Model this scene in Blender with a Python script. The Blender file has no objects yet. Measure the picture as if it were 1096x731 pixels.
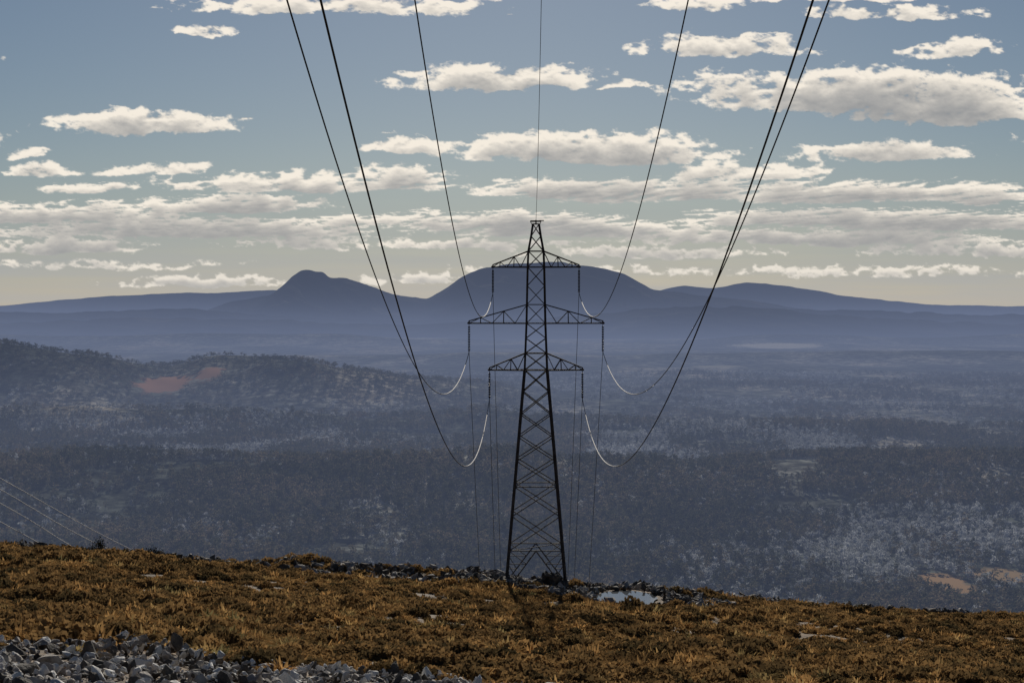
import bpy, bmesh, math, random
import numpy as np
from mathutils import Vector, Matrix
random.seed(7); rng=np.random.default_rng(7)
F=1842.0; VX=566.0; HY=325.0
SUN_EL=22.0
scene=bpy.context.scene
# ------------------------------------------------------------ noise helpers
_T=np.random.default_rng(3).random((8,256,256))
def vn(x,y,s=0):
    T=_T[s%8]; xi=np.floor(x).astype(np.int64); yi=np.floor(y).astype(np.int64)
    fx=x-xi; fy=y-yi; fx=fx*fx*fx*(fx*(fx*6-15)+10); fy=fy*fy*fy*(fy*(fy*6-15)+10)
    a=T[xi&255,yi&255]; b=T[(xi+1)&255,yi&255]; c=T[xi&255,(yi+1)&255]; d=T[(xi+1)&255,(yi+1)&255]
    return (a*(1-fx)+b*fx)*(1-fy)+(c*(1-fx)+d*fx)*fy
def fbm(x,y,o=5,s=0,g=.5,l=2.03):
    x=np.asarray(x,float);y=np.asarray(y,float)
    v=0;a=1;n=0
    for i in range(o):
        v=v+a*(vn(x+17.3*i+s*31,y+9.1*i+s*13,s+i)-.5)*2; n+=a; a*=g; x=x*l; y=y*l
    return v/n
def sstep(a,b,x):
    t=np.clip((x-a)/(b-a),0,1); return t*t*(3-2*t)
# ------------------------------------------------------------ mesh helpers
def grid_mesh(name,V,nr,nc,mat,smooth=True):
    idx=np.arange(nr*nc).reshape(nr,nc)
    q=np.stack([idx[:-1,:-1],idx[:-1,1:],idx[1:,1:],idx[1:,:-1]],-1).reshape(-1,4)
    return raw_mesh(name,V,q,mat,smooth)
def raw_mesh(name,V,Q,mat,smooth=False,link=True):
    V=np.asarray(V,np.float32);Q=np.asarray(Q,np.int32);k=Q.shape[1]
    me=bpy.data.meshes.new(name)
    me.vertices.add(len(V)); me.vertices.foreach_set('co',V.ravel())
    me.loops.add(Q.size); me.loops.foreach_set('vertex_index',Q.ravel())
    me.polygons.add(len(Q)); me.polygons.foreach_set('loop_start',np.arange(0,Q.size,k,dtype=np.int32))
    me.update(calc_edges=True); me.validate()
    me.polygons.foreach_set('use_smooth',[smooth]*len(me.polygons))
    if mat: me.materials.append(mat)
    ob=bpy.data.objects.new(name,me)
    if link: scene.collection.objects.link(ob)
    return ob
# ------------------------------------------------------------ materials
def newmat(name):
    m=bpy.data.materials.new(name); m.use_nodes=True; nt=m.node_tree
    for n in list(nt.nodes): nt.nodes.remove(n)
    return m,nt,nt.nodes.new('ShaderNodeOutputMaterial')
# aerial haze painted into materials as emission; thickens with world distance, thins with altitude
hg=bpy.data.node_groups.new('painted_haze','ShaderNodeTree')
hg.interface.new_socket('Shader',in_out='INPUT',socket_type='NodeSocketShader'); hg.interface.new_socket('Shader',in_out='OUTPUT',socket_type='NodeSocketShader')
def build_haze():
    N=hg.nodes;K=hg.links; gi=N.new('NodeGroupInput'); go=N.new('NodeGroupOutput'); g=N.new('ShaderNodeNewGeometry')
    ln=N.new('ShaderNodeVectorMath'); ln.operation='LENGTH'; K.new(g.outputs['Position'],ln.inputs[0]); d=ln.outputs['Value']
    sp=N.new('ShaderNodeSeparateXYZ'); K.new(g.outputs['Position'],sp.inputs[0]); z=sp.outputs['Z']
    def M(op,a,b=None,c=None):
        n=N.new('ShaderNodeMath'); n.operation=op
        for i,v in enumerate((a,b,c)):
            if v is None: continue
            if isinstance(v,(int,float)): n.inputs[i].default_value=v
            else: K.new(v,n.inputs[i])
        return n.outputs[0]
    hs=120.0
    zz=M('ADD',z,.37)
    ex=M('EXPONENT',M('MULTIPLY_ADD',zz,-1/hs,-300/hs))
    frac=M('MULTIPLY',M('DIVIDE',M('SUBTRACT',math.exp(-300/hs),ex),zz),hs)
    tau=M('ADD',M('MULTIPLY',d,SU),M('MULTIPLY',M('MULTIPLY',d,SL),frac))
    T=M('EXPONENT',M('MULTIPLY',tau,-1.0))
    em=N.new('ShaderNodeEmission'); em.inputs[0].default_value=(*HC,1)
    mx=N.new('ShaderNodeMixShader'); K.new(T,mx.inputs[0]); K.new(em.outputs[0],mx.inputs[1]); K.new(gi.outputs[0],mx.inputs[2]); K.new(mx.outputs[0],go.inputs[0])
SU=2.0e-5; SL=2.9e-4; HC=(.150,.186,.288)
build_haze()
def out(nt,sh,o,hz=False):
    if hz:
        h=nt.nodes.new('ShaderNodeGroup'); h.node_tree=hg; nt.links.new(sh,h.inputs[0]); sh=h.outputs[0]
    nt.links.new(sh,o.inputs[0])
def ramp(nt,stops):
    r=nt.nodes.new('ShaderNodeValToRGB'); e=r.color_ramp.elements
    e[0].position=stops[0][0]; e[0].color=(*stops[0][1],1)
    e[1].position=stops[-1][0]; e[1].color=(*stops[-1][1],1)
    for p,c in stops[1:-1]:
        x=e.new(p); x.color=(*c,1)
    return r
def noisemat(name,scale,stops,rough=.9,detail=8,bump=0,bscale=None,metal=0,vec=(1,1,1),spec=.2,hz=False):
    m,nt,o=newmat(name); L=nt.links
    g=nt.nodes.new('ShaderNodeNewGeometry'); mp=nt.nodes.new('ShaderNodeMapping'); mp.inputs['Scale'].default_value=vec
    L.new(g.outputs['Position'],mp.inputs['Vector'])
    n=nt.nodes.new('ShaderNodeTexNoise'); n.inputs['Scale'].default_value=scale; n.inputs['Detail'].default_value=detail; n.inputs['Roughness'].default_value=.62
    L.new(mp.outputs[0],n.inputs['Vector'])
    r=ramp(nt,stops); L.new(n.outputs['Fac'],r.inputs[0])
    b=nt.nodes.new('ShaderNodeBsdfPrincipled'); b.inputs['Roughness'].default_value=rough; b.inputs['Metallic'].default_value=metal
    b.inputs['Specular IOR Level'].default_value=spec
    L.new(r.outputs[0],b.inputs['Base Color'])
    if bump:
        n2=nt.nodes.new('ShaderNodeTexNoise'); n2.inputs['Scale'].default_value=bscale or scale*3; n2.inputs['Detail'].default_value=8
        L.new(mp.outputs[0],n2.inputs['Vector'])
        bu=nt.nodes.new('ShaderNodeBump'); bu.inputs['Strength'].default_value=1; bu.inputs['Distance'].default_value=bump
        L.new(n2.outputs['Fac'],bu.inputs['Height']); L.new(bu.outputs[0],b.inputs['Normal'])
    out(nt,b.outputs[0],o,hz); return m
def leafmat(name,stops,trans=.35,pscale=None,hz=False):
    m,nt,o=newmat(name); L=nt.links
    oi=nt.nodes.new('ShaderNodeObjectInfo'); r=ramp(nt,stops)
    g=nt.nodes.new('ShaderNodeNewGeometry'); n=nt.nodes.new('ShaderNodeTexNoise')
    n.inputs['Scale'].default_value=pscale or .01; n.inputs['Detail'].default_value=3
    L.new(g.outputs['Position'],n.inputs['Vector'])
    a=nt.nodes.new('ShaderNodeMath'); a.operation='MULTIPLY_ADD'; L.new(n.outputs['Fac'],a.inputs[0]); a.inputs[1].default_value=1.6; a.inputs[2].default_value=-.8
    b=nt.nodes.new('ShaderNodeMath'); b.operation='MULTIPLY_ADD'; L.new(oi.outputs['Random'],b.inputs[0]); b.inputs[1].default_value=.75; L.new(a.outputs[0],b.inputs[2])
    c=nt.nodes.new('ShaderNodeMath'); c.operation='ADD'; L.new(b.outputs[0],c.inputs[0]); c.inputs[1].default_value=.12
    L.new(c.outputs[0],r.inputs[0])
    d=nt.nodes.new('ShaderNodeBsdfDiffuse'); t=nt.nodes.new('ShaderNodeBsdfTranslucent'); mx=nt.nodes.new('ShaderNodeMixShader'); mx.inputs[0].default_value=trans
    L.new(r.outputs[0],d.inputs[0]); L.new(r.outputs[0],t.inputs[0]); L.new(d.outputs[0],mx.inputs[1]); L.new(t.outputs[0],mx.inputs[2]); out(nt,mx.outputs[0],o,hz)
    return m
def plain_mat(name,col,rough=.5,metal=0):
    return noisemat(name,3,[(.3,tuple(c*.75 for c in col)),(.7,tuple(min(1,c*1.2) for c in col))],rough=rough,metal=metal,spec=.4)

# ------------------------------------------------------------ camera
cam=bpy.data.cameras.new('camera'); co=bpy.data.objects.new('camera',cam); scene.collection.objects.link(co)
cam.sensor_width=36; cam.lens=F/1096*36; cam.clip_start=.5; cam.clip_end=200000
co.rotation_euler=(math.radians(90-1.26),0,math.radians(.56)); scene.camera=co
# ------------------------------------------------------------ world + sun
w=bpy.data.worlds.new('World'); scene.world=w; w.use_nodes=True; nt=w.node_tree; nt.nodes.clear()
sky=nt.nodes.new('ShaderNodeTexSky'); sky.sky_type='NISHITA'; sky.sun_disc=False
sky.sun_elevation=math.radians(SUN_EL); sky.sun_rotation=0; sky.altitude=900; sky.air_density=1.0; sky.dust_density=.35; sky.ozone_density=1.5
tint=nt.nodes.new('ShaderNodeMix'); tint.data_type='RGBA'; tint.blend_type='MULTIPLY'; tint.inputs[0].default_value=1; tint.inputs[7].default_value=(.58,.62,.69,1)
nt.links.new(sky.outputs[0],tint.inputs[6])
bg=nt.nodes.new('ShaderNodeBackground'); bg.inputs[1].default_value=.05
wo=nt.nodes.new('ShaderNodeOutputWorld'); nt.links.new(tint.outputs[2],bg.inputs[0]); nt.links.new(bg.outputs[0],wo.inputs[0])
sl=bpy.data.lights.new('sun','SUN'); sl.energy=5.0; sl.angle=math.radians(.4); sl.color=(1,.93,.82)
so=bpy.data.objects.new('sun',sl); scene.collection.objects.link(so)
e=math.radians(SUN_EL); d=Vector((0,-math.cos(e),-math.sin(e))); so.rotation_euler=d.to_track_quat('-Z','Y').to_euler()
scene.view_settings.view_transform='Standard'; scene.view_settings.look='None'; scene.view_settings.exposure=0

# ------------------------------------------------------------ hillside
PY=[-60,-20,0,20,40,60,80,100,120,135,150,158,170,200,260,320,500,800,1000]
PZ=[6,1.5,-1.8,-5.9,-9.7,-13.4,-16.3,-19.1,-21.6,-23.2,-24.7,-26.0,-29.5,-50,-100,-145,-260,-312,-315]
PUD=(7.9,138.0,-23.62)
def ground(x,y):
    x=np.asarray(x,float);y=np.asarray(y,float)
    z=np.interp(y,PY,PZ)*.5+np.interp(y-3,PY,PZ)*.25+np.interp(y+3,PY,PZ)*.25
    z=z-.074*x*np.exp(-np.maximum(y-200,0)/300)
    fade=sstep(0,30,y)
    z=z+fade*(.55*fbm(x/22,y/22,4,1)+.28*fbm(x/4,y/4,3,2))
    z=z+8*sstep(200,400,y)*fbm(x/80,y/80,4,3)
    # low rubble banks on the crest and behind the puddle
    z=z+.6*np.exp(-((y-149)/3.2)**2)*sstep(-26,-20,x)*(1-sstep(-4,0,x))*(1+.8*fbm(x/2.5,y/2.5,3,2))
    z=z+.45*np.exp(-((y-148)/2.2)**2)*sstep(2,5,x)*(1-sstep(13,17,x))*(1+.8*fbm(x/2,y/2,3,5))
    r=np.sqrt(((x-PUD[0])/3.4)**2+((y-PUD[1])/4.6)**2)
    m=1-sstep(.85,1.7,r); z=z*(1-m)+(PUD[2]-.10+.0*x)*m
    return z
ys=np.concatenate([np.arange(-60,40,2.0),np.arange(40,175,.45),np.geomspace(175,1000,90)])
xs=np.concatenate([-np.geomspace(400,75,25),np.arange(-74,74,.5),np.geomspace(75,400,25)])
X,Y=np.meshgrid(xs,ys); Z=ground(X,Y)
m_hill=noisemat('heath_soil',.9,[(.3,(.034,.024,.014)),(.5,(.09,.056,.027)),(.68,(.18,.11,.050)),(.8,(.10,.076,.042))],bump=.15,bscale=3)
grid_mesh('hillside',np.stack([X,Y,Z],-1).reshape(-1,3),len(ys),len(xs),m_hill)

# ------------------------------------------------------------ plain
def prof(u,pts):
    p=np.array(pts,float); return np.interp(u*F+VX,p[:,0],p[:,1])
LH=[(-300,366),(-100,360),(0,367),(60,375),(120,382),(165,393),(190,390),(220,381),(290,379),(350,389),(430,402),(500,410),(600,428),(700,440)]
HD=5600.
def plainz(x,y):
    u=x/np.maximum(y,1)
    z=-300+16*fbm(x/900,y/900,4,4)
    zr=-(prof(u,LH)+3.0*fbm(u*30,u*0,4,5)-HY)/F*HD
    g=np.exp(-((y-HD-350*fbm(u*6,u*0,3,6))/480)**2)*(1-sstep(.02,.09,u))*(1+.35*np.clip(fbm(x/350,y/350,4,2),-1,.0))
    z=np.where(g>0,np.maximum(z,z*(1-g)+zr*g),z)
    c=2850+220*fbm(u*5,u*0+3,3,2)
    g2=np.exp(-((y-c)/np.where(y>c,150,380))**2)*(.75+.35*fbm(u*9,u*0+7,3,1))*(1-.45*sstep(.02,.12,u))
    z=z+g2*62
    c4=3900; g4=np.exp(-((y-c4-400*fbm(u*4,u*0+5,3,2))/220)**2)*np.clip(.35+1.2*fbm(u*7,u*0+4,3,3),0,1); z=z+g4*55
    c3=9300; g3=np.exp(-((y-c3-500*fbm(u*5,u*0+9,3,3))/500)**2)*np.clip(.5+1.0*fbm(u*8,u*0+2,3,6),0,1)
    z=z+g3*60
    c5=13500; g5=np.exp(-((y-c5-900*fbm(u*5,u*0+1,3,4))/500)**2)*np.clip(.5+1.0*fbm(u*6,u*0+6,3,5),0,1)
    z=z+g5*80
    return z
rows=np.geomspace(450,33500,480); us=np.linspace(-.62,.62,420)
U,Y=np.meshgrid(us,rows); X=U*Y; Z=plainz(X,Y)
# clearings: (x,y,rx,ry,colour)
CLEAR=[(-1130,5330,85,170,(.36,.20,.13)),(-1010,5420,45,110,(.34,.2,.14)),(448,1860,28,70,(.34,.22,.12)),(520,1905,34,50,(.30,.21,.12)),(1760,12200,330,420,(.55,.50,.40)),(-900,14500,300,500,(.4,.38,.3)),(900,8200,120,130,(.28,.26,.19))]
m,nt,o=newmat('forest_floor'); L_=nt.links
g=nt.nodes.new('ShaderNodeNewGeometry'); mp=nt.nodes.new('ShaderNodeMapping'); mp.inputs['Scale'].default_value=(1,.45,1)
n1=nt.nodes.new('ShaderNodeTexNoise'); n1.inputs['Scale'].default_value=.0016; n1.inputs['Detail'].default_value=9; n1.inputs['Roughness'].default_value=.6
n2=nt.nodes.new('ShaderNodeTexNoise'); n2.inputs['Scale'].default_value=.022; n2.inputs['Detail'].default_value=7; n2.inputs['Roughness'].default_value=.75
L_.new(g.outputs['Position'],mp.inputs[0]); L_.new(mp.outputs[0],n1.inputs['Vector']); L_.new(g.outputs['Position'],n2.inputs['Vector'])
r1=ramp(nt,[(.32,(.028,.032,.026)),(.48,(.055,.060,.048)),(.56,(.13,.13,.11)),(.63,(.20,.18,.14)),(.70,(.09,.09,.07))]); L_.new(n1.outputs['Fac'],r1.inputs[0])
r2=ramp(nt,[(.38,(.25,.25,.25)),(.5,(1.,1.,1.)),(.64,(3,3,3.1))]); L_.new(n2.outputs['Fac'],r2.inputs[0])
mm=nt.nodes.new('ShaderNodeMix'); mm.data_type='RGBA'; mm.blend_type='MULTIPLY'; mm.inputs[0].default_value=1
L_.new(r1.outputs[0],mm.inputs[6]); L_.new(r2.outputs[0],mm.inputs[7])
col=mm.outputs[2]
for cx,cy,rx,ry,cc in CLEAR:
    mpp=nt.nodes.new('ShaderNodeMapping'); mpp.inputs['Scale'].default_value=(1/rx,1/ry,0); mpp.inputs['Location'].default_value=(-cx/rx,-cy/ry,0); L_.new(g.outputs['Position'],mpp.inputs[0])
    le=nt.nodes.new('ShaderNodeVectorMath'); le.operation='LENGTH'; L_.new(mpp.outputs[0],le.inputs[0])
    ad=nt.nodes.new('ShaderNodeMath'); ad.operation='MULTIPLY_ADD'; L_.new(n2.outputs['Fac'],ad.inputs[0]); ad.inputs[1].default_value=2.2; L_.new(le.outputs['Value'],ad.inputs[2])
    mr=nt.nodes.new('ShaderNodeMapRange'); L_.new(ad.outputs[0],mr.inputs[0]); mr.inputs[1].default_value=2.15; mr.inputs[2].default_value=1.9; mr.inputs[3].default_value=0; mr.inputs[4].default_value=1
    mc=nt.nodes.new('ShaderNodeMix'); mc.data_type='RGBA'; L_.new(mr.outputs[0],mc.inputs[0]); L_.new(col,mc.inputs[6]); mc.inputs[7].default_value=(*cc,1); col=mc.outputs[2]
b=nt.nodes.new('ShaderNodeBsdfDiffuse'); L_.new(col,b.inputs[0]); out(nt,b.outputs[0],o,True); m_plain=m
grid_mesh('plain',np.stack([X,Y,Z],-1).reshape(-1,3),len(rows),len(us),m_plain)

# ------------------------------------------------------------ mountains
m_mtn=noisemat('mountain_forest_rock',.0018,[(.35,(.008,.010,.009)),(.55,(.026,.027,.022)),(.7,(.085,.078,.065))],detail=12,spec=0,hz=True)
def mountain(name,pts,dist,w,amp,seed,n=700):
    p0=pts[0][0];p1=pts[-1][0]
    px=np.linspace(p0,p1,n); pyv=np.interp(px,[a[0] for a in pts],[a[1] for a in pts])
    k=np.ones(5)/5; pyv=np.convolve(np.pad(pyv,2,'edge'),k,'valid')
    pyv=pyv+amp*fbm(px/22,px*0+seed,5,seed)
    zr=-(pyv-HY)/F*dist; xx=(px-VX)/F*dist
    t=np.linspace(-1,1,120); XX,T=np.meshgrid(xx,t); ZR=np.broadcast_to(zr,XX.shape)
    g=np.abs(1-np.abs(T))**1.25
    base=-330.
    YY=dist+T*w
    gul=(1-np.abs(fbm(XX/700+T*1.3,T*2.6,6,seed+2))*2)
    Z=base+(ZR-base)*np.clip(g+ (gul-.6)*.28*np.sin(np.pi*np.minimum(g,1)),0,1.0)
    Z=np.where(np.abs(T)<.009,ZR,np.minimum(Z,ZR))
    return grid_mesh(name,np.stack([XX,YY,Z],-1).reshape(-1,3),len(t),n,m_mtn)
mountain('mountain',[(150,352),(185,344),(215,336),(245,324),(270,319),(290,316),(303,305),(313,295),(322,290),(330,289),(338,291),(346,290),(352,296),(362,297),(370,298),(388,303),(405,309),(420,315),(440,319),(458,319),(478,309),(498,294),(515,287),(540,284),(570,282),(600,281),(625,284),(650,289),(668,294),(683,303),(697,309),(730,313),(760,318),(800,322),(850,330),(900,338),(990,352)],22000,3200,1.8,2)
mountain('mountain_range',[(-500,331),(-200,329),(0,327),(60,322),(130,316),(200,314),(260,312),(300,310),(360,318),(420,322),(560,322),(700,312),(730,306),(760,309),(800,303),(840,306),(880,313),(920,319),(960,323),(1000,327),(1100,328),(1300,328),(1600,329)],31000,2200,1.2,4,900)
mountain('foothills',[(-400,349),(-100,350),(0,346),(100,342),(200,341),(300,343),(420,348),(520,345),(620,338),(700,330),(780,328),(860,334),(950,342),(1050,346),(1200,350),(1500,350)],16500,2000,2.5,5,900)
mountain('low_hills',[(-400,338),(-100,337),(0,334),(60,336),(130,332),(200,330),(260,335),(330,341),(440,343),(600,342),(700,339),(800,333),(900,331),(960,334),(1050,337),(1200,336),(1500,338)],19000,1500,2,6,900)

# ------------------------------------------------------------ clouds
CL=[(160,134,112,20,1.1),(212,35,32,8,.8),(45,185,42,11,.9),(32,166,20,8,.8),(180,183,60,9,.7),(130,186,30,7,.5),
(530,88,118,21,1.1),(665,94,28,6,.7),(340,8,160,16,.8),(450,12,90,12,.5),(740,9,60,11,.7),(775,53,105,18,.95),(960,18,95,12,.8),(890,0,90,9,.8),(1025,56,55,14,.8),
(940,106,190,34,1.15),(850,100,140,22,.7),(1020,122,140,22,1),(440,158,56,14,.9),(620,163,160,23,1.1),(700,168,80,14,.9),(945,167,95,16,1),
(320,198,160,15,.9),(430,195,60,18,.8),(600,205,90,15,1),(700,208,150,16,.95),(800,188,90,15,.8),(100,203,60,8,.8),(930,210,170,17,1.05),(1060,212,70,14,.8),
(60,232,150,17,1),(250,221,110,14,.9),(200,248,210,16,1.05),(60,265,100,11,.9),(330,262,90,10,.6),(530,238,150,14,1),(500,262,120,9,.8),(640,249,150,13,1),(850,236,120,13,1.0),(1010,240,150,15,1.05),
(870,257,200,12,.95),(700,271,130,9,.8),(1050,270,120,10,.7),(220,303,110,9,.9),(450,301,60,9,.75),(100,285,130,6,.45),(640,290,140,6,.4),(950,292,200,7,.45),(380,240,60,9,.7),
(-120,150,120,22,1),(-180,230,200,24,1),(1230,150,120,25,1),(1250,235,180,22,1),(-100,60,90,14,.8),(1180,60,70,14,.8),(500,-50,150,20,1),(900,-60,180,25,1),(150,-60,160,20,1)]
R=50000.
pxs=np.arange(VX-900,VX+900,1.1); pys=np.arange(-130,335,1.0)
PX,PYY=np.meshgrid(pxs,pys)
S=np.full(PX.shape,-3.0)
wx=PX+16*fbm(PX/60,PYY/30,4,1); wy=PYY+5*fbm(PX/45+5,PYY/22,4,2)
for cx,cy,hw,hh,a in CL:
    uu=(wx-cx)/hw; v=(cy-wy)/hh; v=np.where(v<-.1,(v+.1)*2.1-.1,v)
    s=(1-uu**2-v**2)*a; S=np.maximum(S,s)+.10*np.clip(np.minimum(S,s),0,1)
vs=1-.35*sstep(180,260,PYY)
bil=1-2*np.abs(fbm(PX/(34*vs),PYY/(15*vs),6,3,g=.56))
fine=fbm(PX/14,PYY/8,5,5,g=.6)
dens=S+.8*(bil-.6)+.6*fine
lowband=sstep(190,225,PYY)*(1-sstep(270,300,PYY)); dens=dens+.35*lowband*(fbm(PX/120,PYY/9,5,6))
alpha=sstep(-.02,.5,dens)
tau=np.zeros_like(alpha); acc=np.zeros(alpha.shape[1])
for i in range(alpha.shape[0]):
    lo=float(sstep(170,240,pys[i])); acc=acc*(.955-.055*lo)+np.clip(dens[i],0,1.2)*(.046+.060*lo)
    acc=np.convolve(np.pad(acc,2,'edge'),[.06,.2,.48,.2,.06],'valid'); tau[i]=acc
L=np.exp(-np.maximum(tau-.18,0)*2.6)*(1+.5*fine+.65*(bil-.6))
L=np.clip(L*1.05,0,1)[...,None]
top=np.array([.93,.855,.745]); bot=np.array([.235,.25,.27])
C=bot+(top-bot)*L  # sunlit cloud tops and shaded grey bases painted into the colour
hzc=np.array([.47,.46,.44]); hf=(.28*sstep(200,320,PYY))[...,None]; C=C*(1-hf)+hzc*hf
veil=.74*sstep(150,325,PYY)*(.95+.3*fbm(PX/200,PYY/10,4,2))  # pale horizon haze painted into the same sheet
vc=np.array([.30,.34,.38])[None,None]*(1-sstep(220,325,PYY))[...,None]+np.array([.41,.415,.42])[None,None]*sstep(220,325,PYY)[...,None]
A=1-(1-alpha*.97)*(1-np.clip(veil,0,.92))
C=(C*alpha[...,None]*.97+vc*((1-alpha*.97)*veil)[...,None])/np.maximum(A,1e-4)[...,None]
az=np.arctan((PX-VX)/F)
V=np.stack([R*np.sin(az),R*np.cos(az),(HY-PYY)/F*R*np.cos(az)],-1).reshape(-1,3)
m,nt,o=newmat('painted_clouds'); at=nt.nodes.new('ShaderNodeAttribute'); at.attribute_name='cloud'  # self-lit backdrop sheet showing the painted cloud light and shade
em=nt.nodes.new('ShaderNodeEmission'); tr=nt.nodes.new('ShaderNodeBsdfTransparent'); mx=nt.nodes.new('ShaderNodeMixShader')
nt.links.new(at.outputs['Color'],em.inputs[0]); nt.links.new(at.outputs['Alpha'],mx.inputs[0]); nt.links.new(tr.outputs[0],mx.inputs[1]); nt.links.new(em.outputs[0],mx.inputs[2]); nt.links.new(mx.outputs[0],o.inputs[0])
sk=grid_mesh('sky',V,len(pys),len(pxs),m)
ca=sk.data.color_attributes.new('cloud','FLOAT_COLOR','POINT')
ca.data.foreach_set('color',np.concatenate([C,A[...,None]],-1).reshape(-1).astype(np.float32))

# ------------------------------------------------------------ instancing
def scatter(name,pts,rot,scl,idx,objs):
    coll=bpy.data.collections.new(name+'_variants')
    for o_ in objs: coll.objects.link(o_)
    me=bpy.data.meshes.new(name); me.vertices.add(len(pts)); me.vertices.foreach_set('co',np.asarray(pts,np.float32).ravel())
    for nm,ty,dat,key in (('rot','FLOAT_VECTOR',rot,'vector'),('scl','FLOAT_VECTOR',scl,'vector'),('idx','INT',idx,'value')):
        a=me.attributes.new(nm,ty,'POINT'); a.data.foreach_set(key,np.asarray(dat,np.int32 if ty=='INT' else np.float32).ravel())
    ob=bpy.data.objects.new(name,me); scene.collection.objects.link(ob)
    ng=bpy.data.node_groups.new(name,'GeometryNodeTree')
    ng.interface.new_socket('Geometry',in_out='INPUT',socket_type='NodeSocketGeometry'); ng.interface.new_socket('Geometry',in_out='OUTPUT',socket_type='NodeSocketGeometry')
    N=ng.nodes; gi=N.new('NodeGroupInput'); go=N.new('NodeGroupOutput'); ci=N.new('GeometryNodeCollectionInfo'); ip=N.new('GeometryNodeInstanceOnPoints')
    ci.inputs['Collection'].default_value=coll; ci.inputs['Separate Children'].default_value=True; ci.inputs['Reset Children'].default_value=True
    ip.inputs['Pick Instance'].default_value=True
    def na(n,t):
        x=N.new('GeometryNodeInputNamedAttribute'); x.data_type=t; x.inputs['Name'].default_value=n; return x.outputs[0]
    K=ng.links
    K.new(gi.outputs[0],ip.inputs['Points']); K.new(ci.outputs[0],ip.inputs['Instance'])
    K.new(na('idx','INT'),ip.inputs['Instance Index']); K.new(na('rot','FLOAT_VECTOR'),ip.inputs['Rotation']); K.new(na('scl','FLOAT_VECTOR'),ip.inputs['Scale'])
    K.new(ip.outputs[0],go.inputs[0])
    md=ob.modifiers.new('scatter','NODES'); md.node_group=ng
    return ob
def quads_cloud(centers,size,r,up=.3):
    n=len(centers); a=r.normal(size=(n,3)); a/=np.linalg.norm(a,axis=1)[:,None]; b=r.normal(size=(n,3)); b=np.cross(a,b); b/=np.linalg.norm(b,axis=1)[:,None]
    s=size*(.6+.8*r.random((n,1))); a=a*s; b=b*s*.7
    V=np.stack([centers-a,centers-b*.9,centers+a,centers+b],1).reshape(-1,3)
    return V,np.arange(4*n).reshape(n,4)
def limb(p,q,r0,r1,k=5):
    p=np.array(p,float);q=np.array(q,float);d=q-p;d/=np.linalg.norm(d)+1e-9
    a=np.cross(d,[.3,.9,.1]);a/=np.linalg.norm(a);b=np.cross(d,a)
    t=np.arange(k)*2*np.pi/k; c=np.cos(t)[:,None]*a+np.sin(t)[:,None]*b
    V=np.concatenate([p+c*r0,q+c*r1]); i=np.arange(k); j=(i+1)%k
    return V,np.stack([i,j,j+k,i+k],1)
class MB:
    def __init__(s): s.V=[];s.Q=[];s.M=[];s.n=0
    def add(s,VQ,m): 
        V,Q=VQ; s.V.append(V); s.Q.append(Q+s.n); s.M+= [m]*len(Q); s.n+=len(V)
    def build(s,name,mats,link=False):
        ob=raw_mesh(name,np.concatenate(s.V),np.concatenate(s.Q),None,link=link)
        for m in mats: ob.data.materials.append(m)
        ob.data.polygons.foreach_set('material_index',s.M); return ob
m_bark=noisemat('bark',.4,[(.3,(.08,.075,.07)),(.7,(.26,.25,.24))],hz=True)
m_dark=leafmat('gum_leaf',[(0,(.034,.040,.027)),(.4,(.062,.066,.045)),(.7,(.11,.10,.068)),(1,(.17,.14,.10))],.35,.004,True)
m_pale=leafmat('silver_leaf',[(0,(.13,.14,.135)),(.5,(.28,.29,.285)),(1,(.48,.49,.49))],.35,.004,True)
trees=[]
for k in range(7):
    r=np.random.default_rng(40+k); mb=MB(); pale=k>=4; H=13+3*r.random()
    mb.add(limb((0,0,-1),(r.normal()*.5,r.normal()*.5,H*.62),.32,.16,3),0)
    cl=[]
    for j in range(7 if k!=6 else 6):
        a=r.random()*6.28; rad=1.0+2.6*r.random(); h=H*(.36+.56*r.random()); c=np.array([math.cos(a)*rad,math.sin(a)*rad,h]); c[:2]*=1.25-.75*(h/H-.36)
        mb.add(limb((0,0,H*(.25+.3*r.random())),c,.12,.04,3),0); cl.append(c)
    cl.append(np.array([0,0,H*.95]))
    for c in cl:
        n=10 if k!=6 else 6
        p=c+r.normal(size=(n,3))*np.array([1.0,1.0,.65]); mb.add(quads_cloud(p,.95 if k!=6 else .55,r),1)
    trees.append(mb.build('gum_tree' if not pale else 'silver_gum_tree',[m_bark,m_pale if pale else m_dark]))
def sample(n,y0,y1,um):
    y=np.sqrt(rng.random(n)*(y1*y1-y0*y0)+y0*y0); u=(rng.random(n)*2-1)*um; return u*y,y
P=[];SC=[];IX=[]
for n,y0,y1,s,sz in ((64000,1350,4000,1.1,1.),(24000,4000,7500,1.9,.85)):
    x,y=sample(n,y0,y1,.36)
    dn=fbm(x/200,y/300,5,1); keep=(dn>-.36+.2*rng.random(n))
    for cx,cy,rx,ry,cc in CLEAR: keep&=(((x-cx)/rx)**2+((y-cy+ry*.25)/(ry*1.25))**2)>.9
    x=x[keep];y=y[keep];n=len(x)
    z=plainz(x,y)-.3
    pn=fbm(x/210+4,y/330,5,6)*1.5+.28*rng.normal(size=n)
    pal=pn>-.02
    g=np.abs(y-2750)<300; pal&=~(g&(rng.random(n)<.75))
    pal&=~((np.abs(y-HD)<700)&(x/y<.0)&(rng.random(n)<.88))
    ix=np.where(pal,4+rng.integers(0,3,n),rng.integers(0,4,n))
    q=(.6+.75*rng.random(n))*(1-.25*pal)
    P.append(np.stack([x,y,z],-1)); SC.append(np.stack([q*s,q*s,q*sz],-1)); IX.append(ix)
P=np.concatenate(P);SC=np.concatenate(SC);IX=np.concatenate(IX)
rot=np.zeros_like(P); rot[:,2]=rng.random(len(P))*6.28
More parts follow.
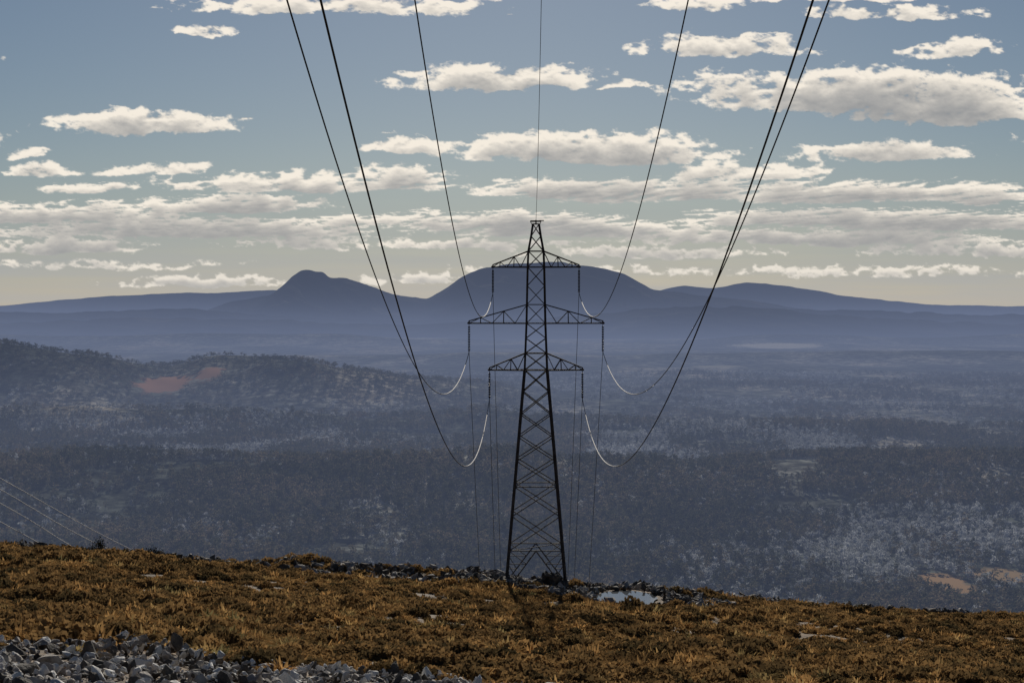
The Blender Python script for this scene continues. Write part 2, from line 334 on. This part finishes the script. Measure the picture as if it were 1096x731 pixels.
scatter('forest',P,rot,SC,IX,trees)

# ------------------------------------------------------------ tussocks
m_grass=leafmat('tussock_blades',[(0,(.12,.075,.034)),(.3,(.27,.160,.064)),(.55,(.46,.27,.105)),(.8,(.38,.26,.11)),(1,(.20,.165,.075))],.42,.12)
m_heath=leafmat('heath_leaf',[(0,(.07,.054,.028)),(.5,(.20,.125,.055)),(1,(.36,.22,.09))],.32,.2)
tus=[]
for k in range(5):
    r=np.random.default_rng(80+k); n=120
    a=r.random(n)*6.28; lean=.15+1.3*r.random(n)**.6; ln=.22+.22*r.random(n)
    base=np.stack([np.cos(a),np.sin(a),0*a],1)*(.30*r.random(n))[:,None]
    dirv=np.stack([np.cos(a)*np.sin(lean),np.sin(a)*np.sin(lean),np.cos(lean)],1)
    mid=base+dirv*(ln*.6)[:,None]; tip=base+dirv*ln[:,None]+np.stack([np.cos(a),np.sin(a),-1.2+0*a],1)*(.10*lean)[:,None]
    sd=np.stack([-np.sin(a),np.cos(a),0*a],1)*.036
    V=np.stack([base-sd,base+sd,mid+sd*.9,mid-sd*.9,tip+sd*.2,tip-sd*.2],1).reshape(-1,3); b=np.arange(n)*6
    Q=np.concatenate([np.stack([b,b+1,b+2,b+3],1),np.stack([b+3,b+2,b+4,b+5],1)])
    tus.append(raw_mesh('grass_tussock',V,Q,m_grass,link=False))
for k in range(4):
    r=np.random.default_rng(95+k); n=210
    p=r.normal(size=(n,3)); p/=np.linalg.norm(p,axis=1)[:,None]; p*=np.array([.50,.50,.38])*(.7+.35*r.random((n,1))); p[:,2]=np.abs(p[:,2])
    V,Q=quads_cloud(p,.075,r); tus.append(raw_mesh('heath_shrub',V,Q,m_heath,link=False))
def berm(x,y): # rubble area near the camera
    edge=np.interp(x,[-40,-19,-15,-12.5,-9,-5,-1,2,5],[59.2,59.7,60.2,61.2,59.6,58.3,58.1,57.6,50])+2.2*fbm(x/1.4,x*0,4,1)
    return (y<edge)&((fbm(x/1.6,y/1.6,3,5)<.26)|(y<edge-5))
def gravel(x,y):
    a=((x-9)/7.5)**2+((y-141)/8.5)**2<1+.6*fbm(x/2,y/2,3,2)
    b=((x-1)/3.6)**2+((y-151)/4)**2<.9
    c=(y>143+3*fbm(x/4,y*0,3,3))&(x>-26)&(x<1)&(y<160)&(fbm(x/3,y/2,3,4)>-.3)
    d=(y>151)&(x<40)&(x>-48)&(y<162)&(fbm(x/2.5,y/2,3,6)>.05)
    return a|b|c|d
n=30000; y=np.sqrt(rng.random(n)*(172**2-50**2)+50**2); x=(rng.random(n)*2-1)*.42*y
k=(~berm(x,y))&((~gravel(x,y))|(rng.random(n)<.04))&(fbm(x/5,y/5,4,5)>-.38)&((((x-PUD[0])/3.2)**2+((y-PUD[1]+3)/7)**2)>1)
x=x[k];y=y[k];n=len(x); z=ground(x,y)-.03
pn=fbm(x/6,y/6,4,2)
ix=np.where((pn+.35*rng.normal(size=n))>.02,5+rng.integers(0,4,n),rng.integers(0,5,n))
q=(.6+1.1*rng.random(n)**1.8)*(1+.45*fbm(x/9,y/9,3,6)); 
rot=np.zeros((n,3)); rot[:,2]=rng.random(n)*6.28; rot[:,0]=rng.normal(size=n)*.12
scatter('heath_grass',np.stack([x,y,z],-1),rot,np.stack([q,q,q*(.85+.4*rng.random(n))],-1),ix,tus)

# ------------------------------------------------------------ rocks
m_rock=noisemat('dolerite_rock',2.2,[(.3,(.14,.122,.105)),(.5,(.31,.28,.25)),(.65,(.45,.41,.36)),(.8,(.22,.15,.09))],bump=.04,bscale=9)
m_rockd=noisemat('dark_rock',2.2,[(.3,(.035,.03,.027)),(.55,(.10,.088,.076)),(.75,(.22,.18,.14))],bump=.04,bscale=9)
m_rockw=noisemat('quartzite_rock',2.2,[(.3,(.52,.50,.46)),(.7,(.80,.78,.74))],bump=.04,bscale=9)
def rockmesh(seed,mat,name='rock'):
    r=np.random.default_rng(seed); bm=bmesh.new()
    p=r.normal(size=(17,3)); p/=np.linalg.norm(p,axis=1)[:,None]; p*=np.array([.6,.42,.26])*(.7+.45*r.random((17,1)))
    for v in p: bm.verts.new(v)
    bmesh.ops.convex_hull(bm,input=bm.verts); 
    for v in [v for v in bm.verts if not v.link_faces]: bm.verts.remove(v)
    bmesh.ops.bevel(bm,geom=list(bm.edges),offset=.02,segments=1,affect='EDGES')
    me=bpy.data.meshes.new(name); bm.to_mesh(me); bm.free(); me.materials.append(mat)
    return bpy.data.objects.new(name,me)
rocks=[rockmesh(200+i,m_rock) for i in range(5)]+[rockmesh(300+i,m_rockd) for i in range(4)]+[rockmesh(350+i,m_rockw) for i in range(4)]
def rockscatter(name,x,y,q,lift,objs,tilt=.2):
    n=len(x); z=ground(x,y)+lift
    scatter(name,np.stack([x,y,z],-1),rng.random((n,3))*6.28*np.array([tilt,tilt,1]),np.stack([q,q,q*(.7+.6*rng.random(n))],-1),rng.integers(0,len(objs),n),objs)
n=24000; x=-34+40*rng.random(n); y=34+30*rng.random(n); k=berm(x,y)&(fbm(x/1.3,y/1.3,3,7)>-.25); x=x[k];y=y[k]; n=len(x)
q=.08+.50*rng.random(n)**3.5+.7*(rng.random(n)<.008)
mound=.6*np.exp(-((x+12.8)/2.6)**2-((y-58.5)/2.2)**2)+.35*np.clip(fbm(x/2,y/2,3,3),0,1)
lift=mound*rng.random(n)+.04
rockscatter('rock_rubble',x,y,q,lift,rocks)
rocks2=[rockmesh(400+i,m_rockd) for i in range(4)]+[rockmesh(420+i,m_rock) for i in range(3)]
n=19000; x=-48+88*rng.random(n); y=128+34*rng.random(n); k=gravel(x,y)&((((x-PUD[0])/2.9)**2+((y-PUD[1]+1)/5.0)**2)>1); x=x[k];y=y[k]
n=len(x); q=.3+.9*rng.random(n)**3
rockscatter('gravel',x,y,q,.1+.25*rng.random(n),rocks2)
n=60; x=2.0+rng.normal(size=n)*.75; y=147.5+rng.normal(size=n)*.7; hh=1.2*np.exp(-((x-2.0)/.9)**2)*rng.random(n)
rockscatter('boulder_heap',x,y,.5+.9*rng.random(n),.1+hh,[rockmesh(500+i,m_rockd,'boulder') for i in range(4)])
# ------------------------------------------------------------ puddle
m,nt,o=newmat('puddle_water'); b=nt.nodes.new('ShaderNodeBsdfPrincipled'); b.inputs['Base Color'].default_value=(.05,.06,.07,1); b.inputs['Roughness'].default_value=.06; b.inputs['Specular IOR Level'].default_value=1
nn=nt.nodes.new('ShaderNodeTexNoise'); nn.inputs['Scale'].default_value=4; bu=nt.nodes.new('ShaderNodeBump'); bu.inputs['Distance'].default_value=.01; bu.inputs['Strength'].default_value=.5
nt.links.new(nn.outputs[0],bu.inputs['Height']); nt.links.new(bu.outputs[0],b.inputs['Normal']); nt.links.new(b.outputs[0],o.inputs[0])
t=np.linspace(0,2*np.pi,64,endpoint=False); rr=1+.22*fbm(np.cos(t)*1.5+5,np.sin(t)*1.5,3,2)
V=np.concatenate([[[PUD[0],PUD[1],PUD[2]]],np.stack([PUD[0]+2.4*rr*np.cos(t),PUD[1]+3.6*rr*np.sin(t),0*t+PUD[2]],-1)])
i=np.arange(64); raw_mesh('puddle',V,np.stack([0*i,1+i,1+(i+1)%64],1),m)

# ------------------------------------------------------------ bushes
m_bush=leafmat('bush_leaf',[(0,(.012,.012,.008)),(.5,(.03,.028,.015)),(1,(.06,.05,.025))],.15,1)
def bush(px,d,wid,hgt,seed):
    r=np.random.default_rng(seed); mb=MB(); x=(px-VX)/F*d; z=float(ground(x,d))
    for j in range(9):
        a=r.random()*6.28; c=np.array([math.cos(a)*wid*.33*r.random()**.5,math.sin(a)*wid*.33,hgt*(.35+.4*r.random())])
        mb.add(limb((0,0,-.1),c,.04,.015,4),0)
        p=c+r.normal(size=(70,3))*np.array([wid*.15,wid*.15,hgt*.14]); mb.add(quads_cloud(p,.06,r),1)
    ob=mb.build('bush',[m_bark,m_bush],True); ob.location=(x,d,z)
bush(102,149,1.4,1.6,1); bush(158,149,2.0,1.3,2); bush(183,150,1.0,.8,3)

# ------------------------------------------------------------ tower
TX,TY=.62,150.0; TZ=-24.75; MPX=.0814
def hz(py): return (628-py)*MPX
m_steel=noisemat('weathered_galvanised_steel',1.5,[(.3,(.035,.03,.028)),(.7,(.09,.08,.075))],rough=.85,metal=.1,spec=.2)
m_ins=plain_mat('insulator_porcelain',(.05,.03,.025),.25)
def bar(bm,p,q,w,h=None):
    p=Vector(p);q=Vector(q);d=q-p; l=d.length
    if l<1e-4: return
    qt=d.to_track_quat('Z','Y').to_matrix().to_4x4()
    bmesh.ops.create_cube(bm,size=1,matrix=Matrix.Translation((p+q)/2)@qt@Matrix.Diagonal((w,h or w,l,1)))
lev=[628,585,549,518,491,466,442,418,395,377,361,345,325,305,285,268,252,239]
def half(py): return float(np.interp(py,[235,252,268,285,345,395,628],[.22,.42,.66,.72,.82,.98,2.62]))
bm=bmesh.new()
def cor(py):
    h=half(py); z=hz(py); return [(-h,-h,z),(h,-h,z),(h,h,z),(-h,h,z)]
for a,bb in zip(lev[:-1],lev[1:]):
    A=cor(a);B=cor(bb); lw=.19 if a>395 else .13; bw=.085 if a>395 else .065
    for i in range(4):
        j=(i+1)%4
        bar(bm,A[i],B[i],lw)
        if a==628:
            mid=tuple((Vector(B[i])+Vector(B[j]))/2)
            bar(bm,A[i],mid,.1); bar(bm,A[j],mid,.1)
            for s_,e_ in ((A[i],B[i]),(A[j],B[j])):
                for f in (.35,.68):
                    bar(bm,Vector(s_).lerp(Vector(e_),f),Vector(s_).lerp(Vector(mid),f),.06)
                bar(bm,Vector(s_).lerp(Vector(e_),.68),Vector(s_).lerp(Vector(mid),.35),.06)
                bar(bm,e_,Vector(s_).lerp(Vector(mid),.68),.06)
        else:
            bar(bm,A[i],B[j],bw); bar(bm,A[j],B[i],bw)
        if bb in (585,518,395,377,345,325,285,268,239): bar(bm,B[i],B[j],.085)
    if bb in (585,395,345,285): bar(bm,B[0],B[2],.06)
def arm(pyb,pyt,L):
    zb,zt=hz(pyb),hz(pyt)
    for s in (-1,1):
        tip=Vector((s*L,0,zb)); tt=Vector((s*L,0,zb+.22))
        hb,ht=half(pyb),half(pyt); n=5
        for f in (-1,1):
            b0=Vector((s*hb,f*hb,zb)); t0=Vector((s*ht,f*ht,zt)); te=Vector((s*L,f*.08,zb)); tte=Vector((s*L,f*.08,zb+.2))
            bar(bm,b0,te,.11); bar(bm,t0,tte,.095)
            for i in range(n):
                u0=i/n;u1=(i+1)/n
                lo0=b0.lerp(te,u0);lo1=b0.lerp(te,u1);up0=t0.lerp(tte,u0);up1=t0.lerp(tte,u1)
                if i%2==0: bar(bm,up0,lo1,.055)
                else: bar(bm,lo0,up1,.055)
                if i<n-1 and i%2==1: bar(bm,lo1,up1,.05)
        for i in range(n):
            u0=i/n;u1=(i+1)/n; A=Vector((s*hb,-hb,zb)).lerp(Vector((s*L,-.08,zb)),u0); B=Vector((s*hb,hb,zb)).lerp(Vector((s*L,.08,zb)),u1); bar(bm,A,B,.05)
        bar(bm,(s*L,-.12,zb),(s*L,.12,zb),.14); bar(bm,tip,tt,.12)
        bar(bm,(s*(L+.15),0,zb+.02),(s*(L-.2),0,zb+.02),.16)
ARMS=[(285,268,3.75,27),(345,325,5.83,30),(395,377,4.05,30)]
for a in ARMS: arm(*a[:3])
zt=hz(236); bar(bm,(-.5,0,zt),(.45,0,zt),.14); bar(bm,(-.22,-.22,hz(239)),(.22,.22,hz(239)),.08)
bar(bm,(0,0,hz(239)),(0,0,zt+.1),.12); bar(bm,(-.5,0,zt),(-.22,0,hz(243)),.06); bar(bm,(.45,0,zt),(.22,0,hz(243)),.06)
bar(bm,(.7,0,zt+.05),(.3,0,zt+.05),.08)
for i in range(40):
    f=.12+.8*i/40; p=Vector(cor(628)[1]).lerp(Vector(cor(395)[1]),f); bar(bm,p,p+Vector((.16,-.02,0)),.025)
me=bpy.data.meshes.new('lattice'); bm.to_mesh(me); bm.free(); me.materials.append(m_steel)
tw=bpy.data.objects.new('transmission_tower',None); tw.location=(TX,TY,TZ); scene.collection.objects.link(tw)
def child(name,me):
    o_=bpy.data.objects.new(name,me); scene.collection.objects.link(o_); o_.parent=tw; return o_
child('lattice',me)
bm=bmesh.new()
for s in (-1,1):
    for f in (-1,1):
        bmesh.ops.create_cone(bm,cap_ends=True,segments=16,radius1=.42,radius2=.32,depth=1.6,matrix=Matrix.Translation((s*2.64,f*2.64,-.62)))
me=bpy.data.meshes.new('footings'); bm.to_mesh(me); bm.free(); me.materials.append(noisemat('concrete',3,[(.3,(.2,.2,.19)),(.7,(.35,.34,.32))])); child('footings',me)
bm=bmesh.new(); ATT=[]
for pyb,pyt,L_,dl in ARMS:
    for s in (-1,1):
        z0=hz(pyb)-.06; z1=hz(pyb+dl); n=15
        bar(bm,(s*L_,0,z0),(s*L_,0,z1),.05)
        for i in range(n):
            z=z0-.25+(z1+.25-z0+.1)*i/(n-1)
            bmesh.ops.create_cone(bm,cap_ends=True,segments=12,radius1=.135,radius2=.05,depth=.1,matrix=Matrix.Translation((s*L_,0,z)))
        bar(bm,(s*L_,-.22,z1),(s*L_,.22,z1),.09)
        ATT.append((s*L_+TX,TZ+z1-.03,pyb))
me=bpy.data.meshes.new('insulator_strings'); bm.to_mesh(me); bm.free(); me.materials.append(m_ins); child('insulator_strings',me)

# ------------------------------------------------------------ conductors
m_wire=plain_mat('aged_conductor',(.018,.018,.02),.6,.3)
m_glint=plain_mat('wire_glint',(.22,.22,.23),.8,.0)  # lighter wire colour standing in for sun glare
def wire(name,pts,r,mat):
    cu=bpy.data.curves.new(name,'CURVE'); cu.dimensions='3D'; cu.bevel_depth=r; cu.bevel_resolution=1
    sp=cu.splines.new('POLY'); sp.points.add(len(pts)-1)
    for p_,c in zip(sp.points,pts): p_.co=(*c,1)
    cu.materials.append(mat); ob=bpy.data.objects.new(name,cu); scene.collection.objects.link(ob); return ob
PR={285:((47.3,8.35),(110,-.78)),345:((37.1,6.55),(105.5,-5.56)),395:((28.4,5.0),(93,-8.8))}
for x,z,pyb in ATT:
    p=PR[pyb]; co_=np.polyfit([p[0][0],p[1][0],150],[p[0][1],p[1][1],z],2)
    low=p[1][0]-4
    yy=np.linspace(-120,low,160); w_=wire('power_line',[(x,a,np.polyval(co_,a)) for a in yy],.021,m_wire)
    yy=np.linspace(low,150,50); b_=wire('glint_span',[(x,a,np.polyval(co_,a)) for a in yy],.032,m_glint); b_.parent=w_  # same conductor, sun glare painted as a paler, thicker stretch
    yy=np.linspace(150,330,60); b_=wire('downhill_span',[(x*(1),a,z-.80*(a-150)+.0012*(a-150)**2) for a in yy],.022,m_wire); b_.parent=w_
zt=TZ+hz(236); co_=np.polyfit([86,120,150],[15.2,9.7,zt],2)
wire('earth_wire',[(TX,a,np.polyval(co_,a)) for a in np.linspace(-60,150,120)],.016,m_wire)
m_al2=plain_mat('aluminium_line',(.5,.5,.51),.7,.0)
def pt(px,py,d): return ((px-VX)/F*d,d,(HY-py)/F*d)
for L_ in ([(-200,410,118),(0,514,145),(80,559,160),(165,602,180)],[(-200,420,118),(0,526,145),(70,567,160),(145,602,180)],[(-200,440,115),(0,541,142),(55,574,158),(105,602,175)],[(-200,455,115),(0,561,142),(40,583,155),(75,602,172)]):
    A=np.array([pt(*q_) for q_ in L_]); t=np.linspace(0,3,60); P_=np.stack([np.polyval(np.polyfit(range(4),A[:,k],3),t) for k in range(3)],-1)
    wire('distribution_line',[tuple(v) for v in P_],.03,m_al2)
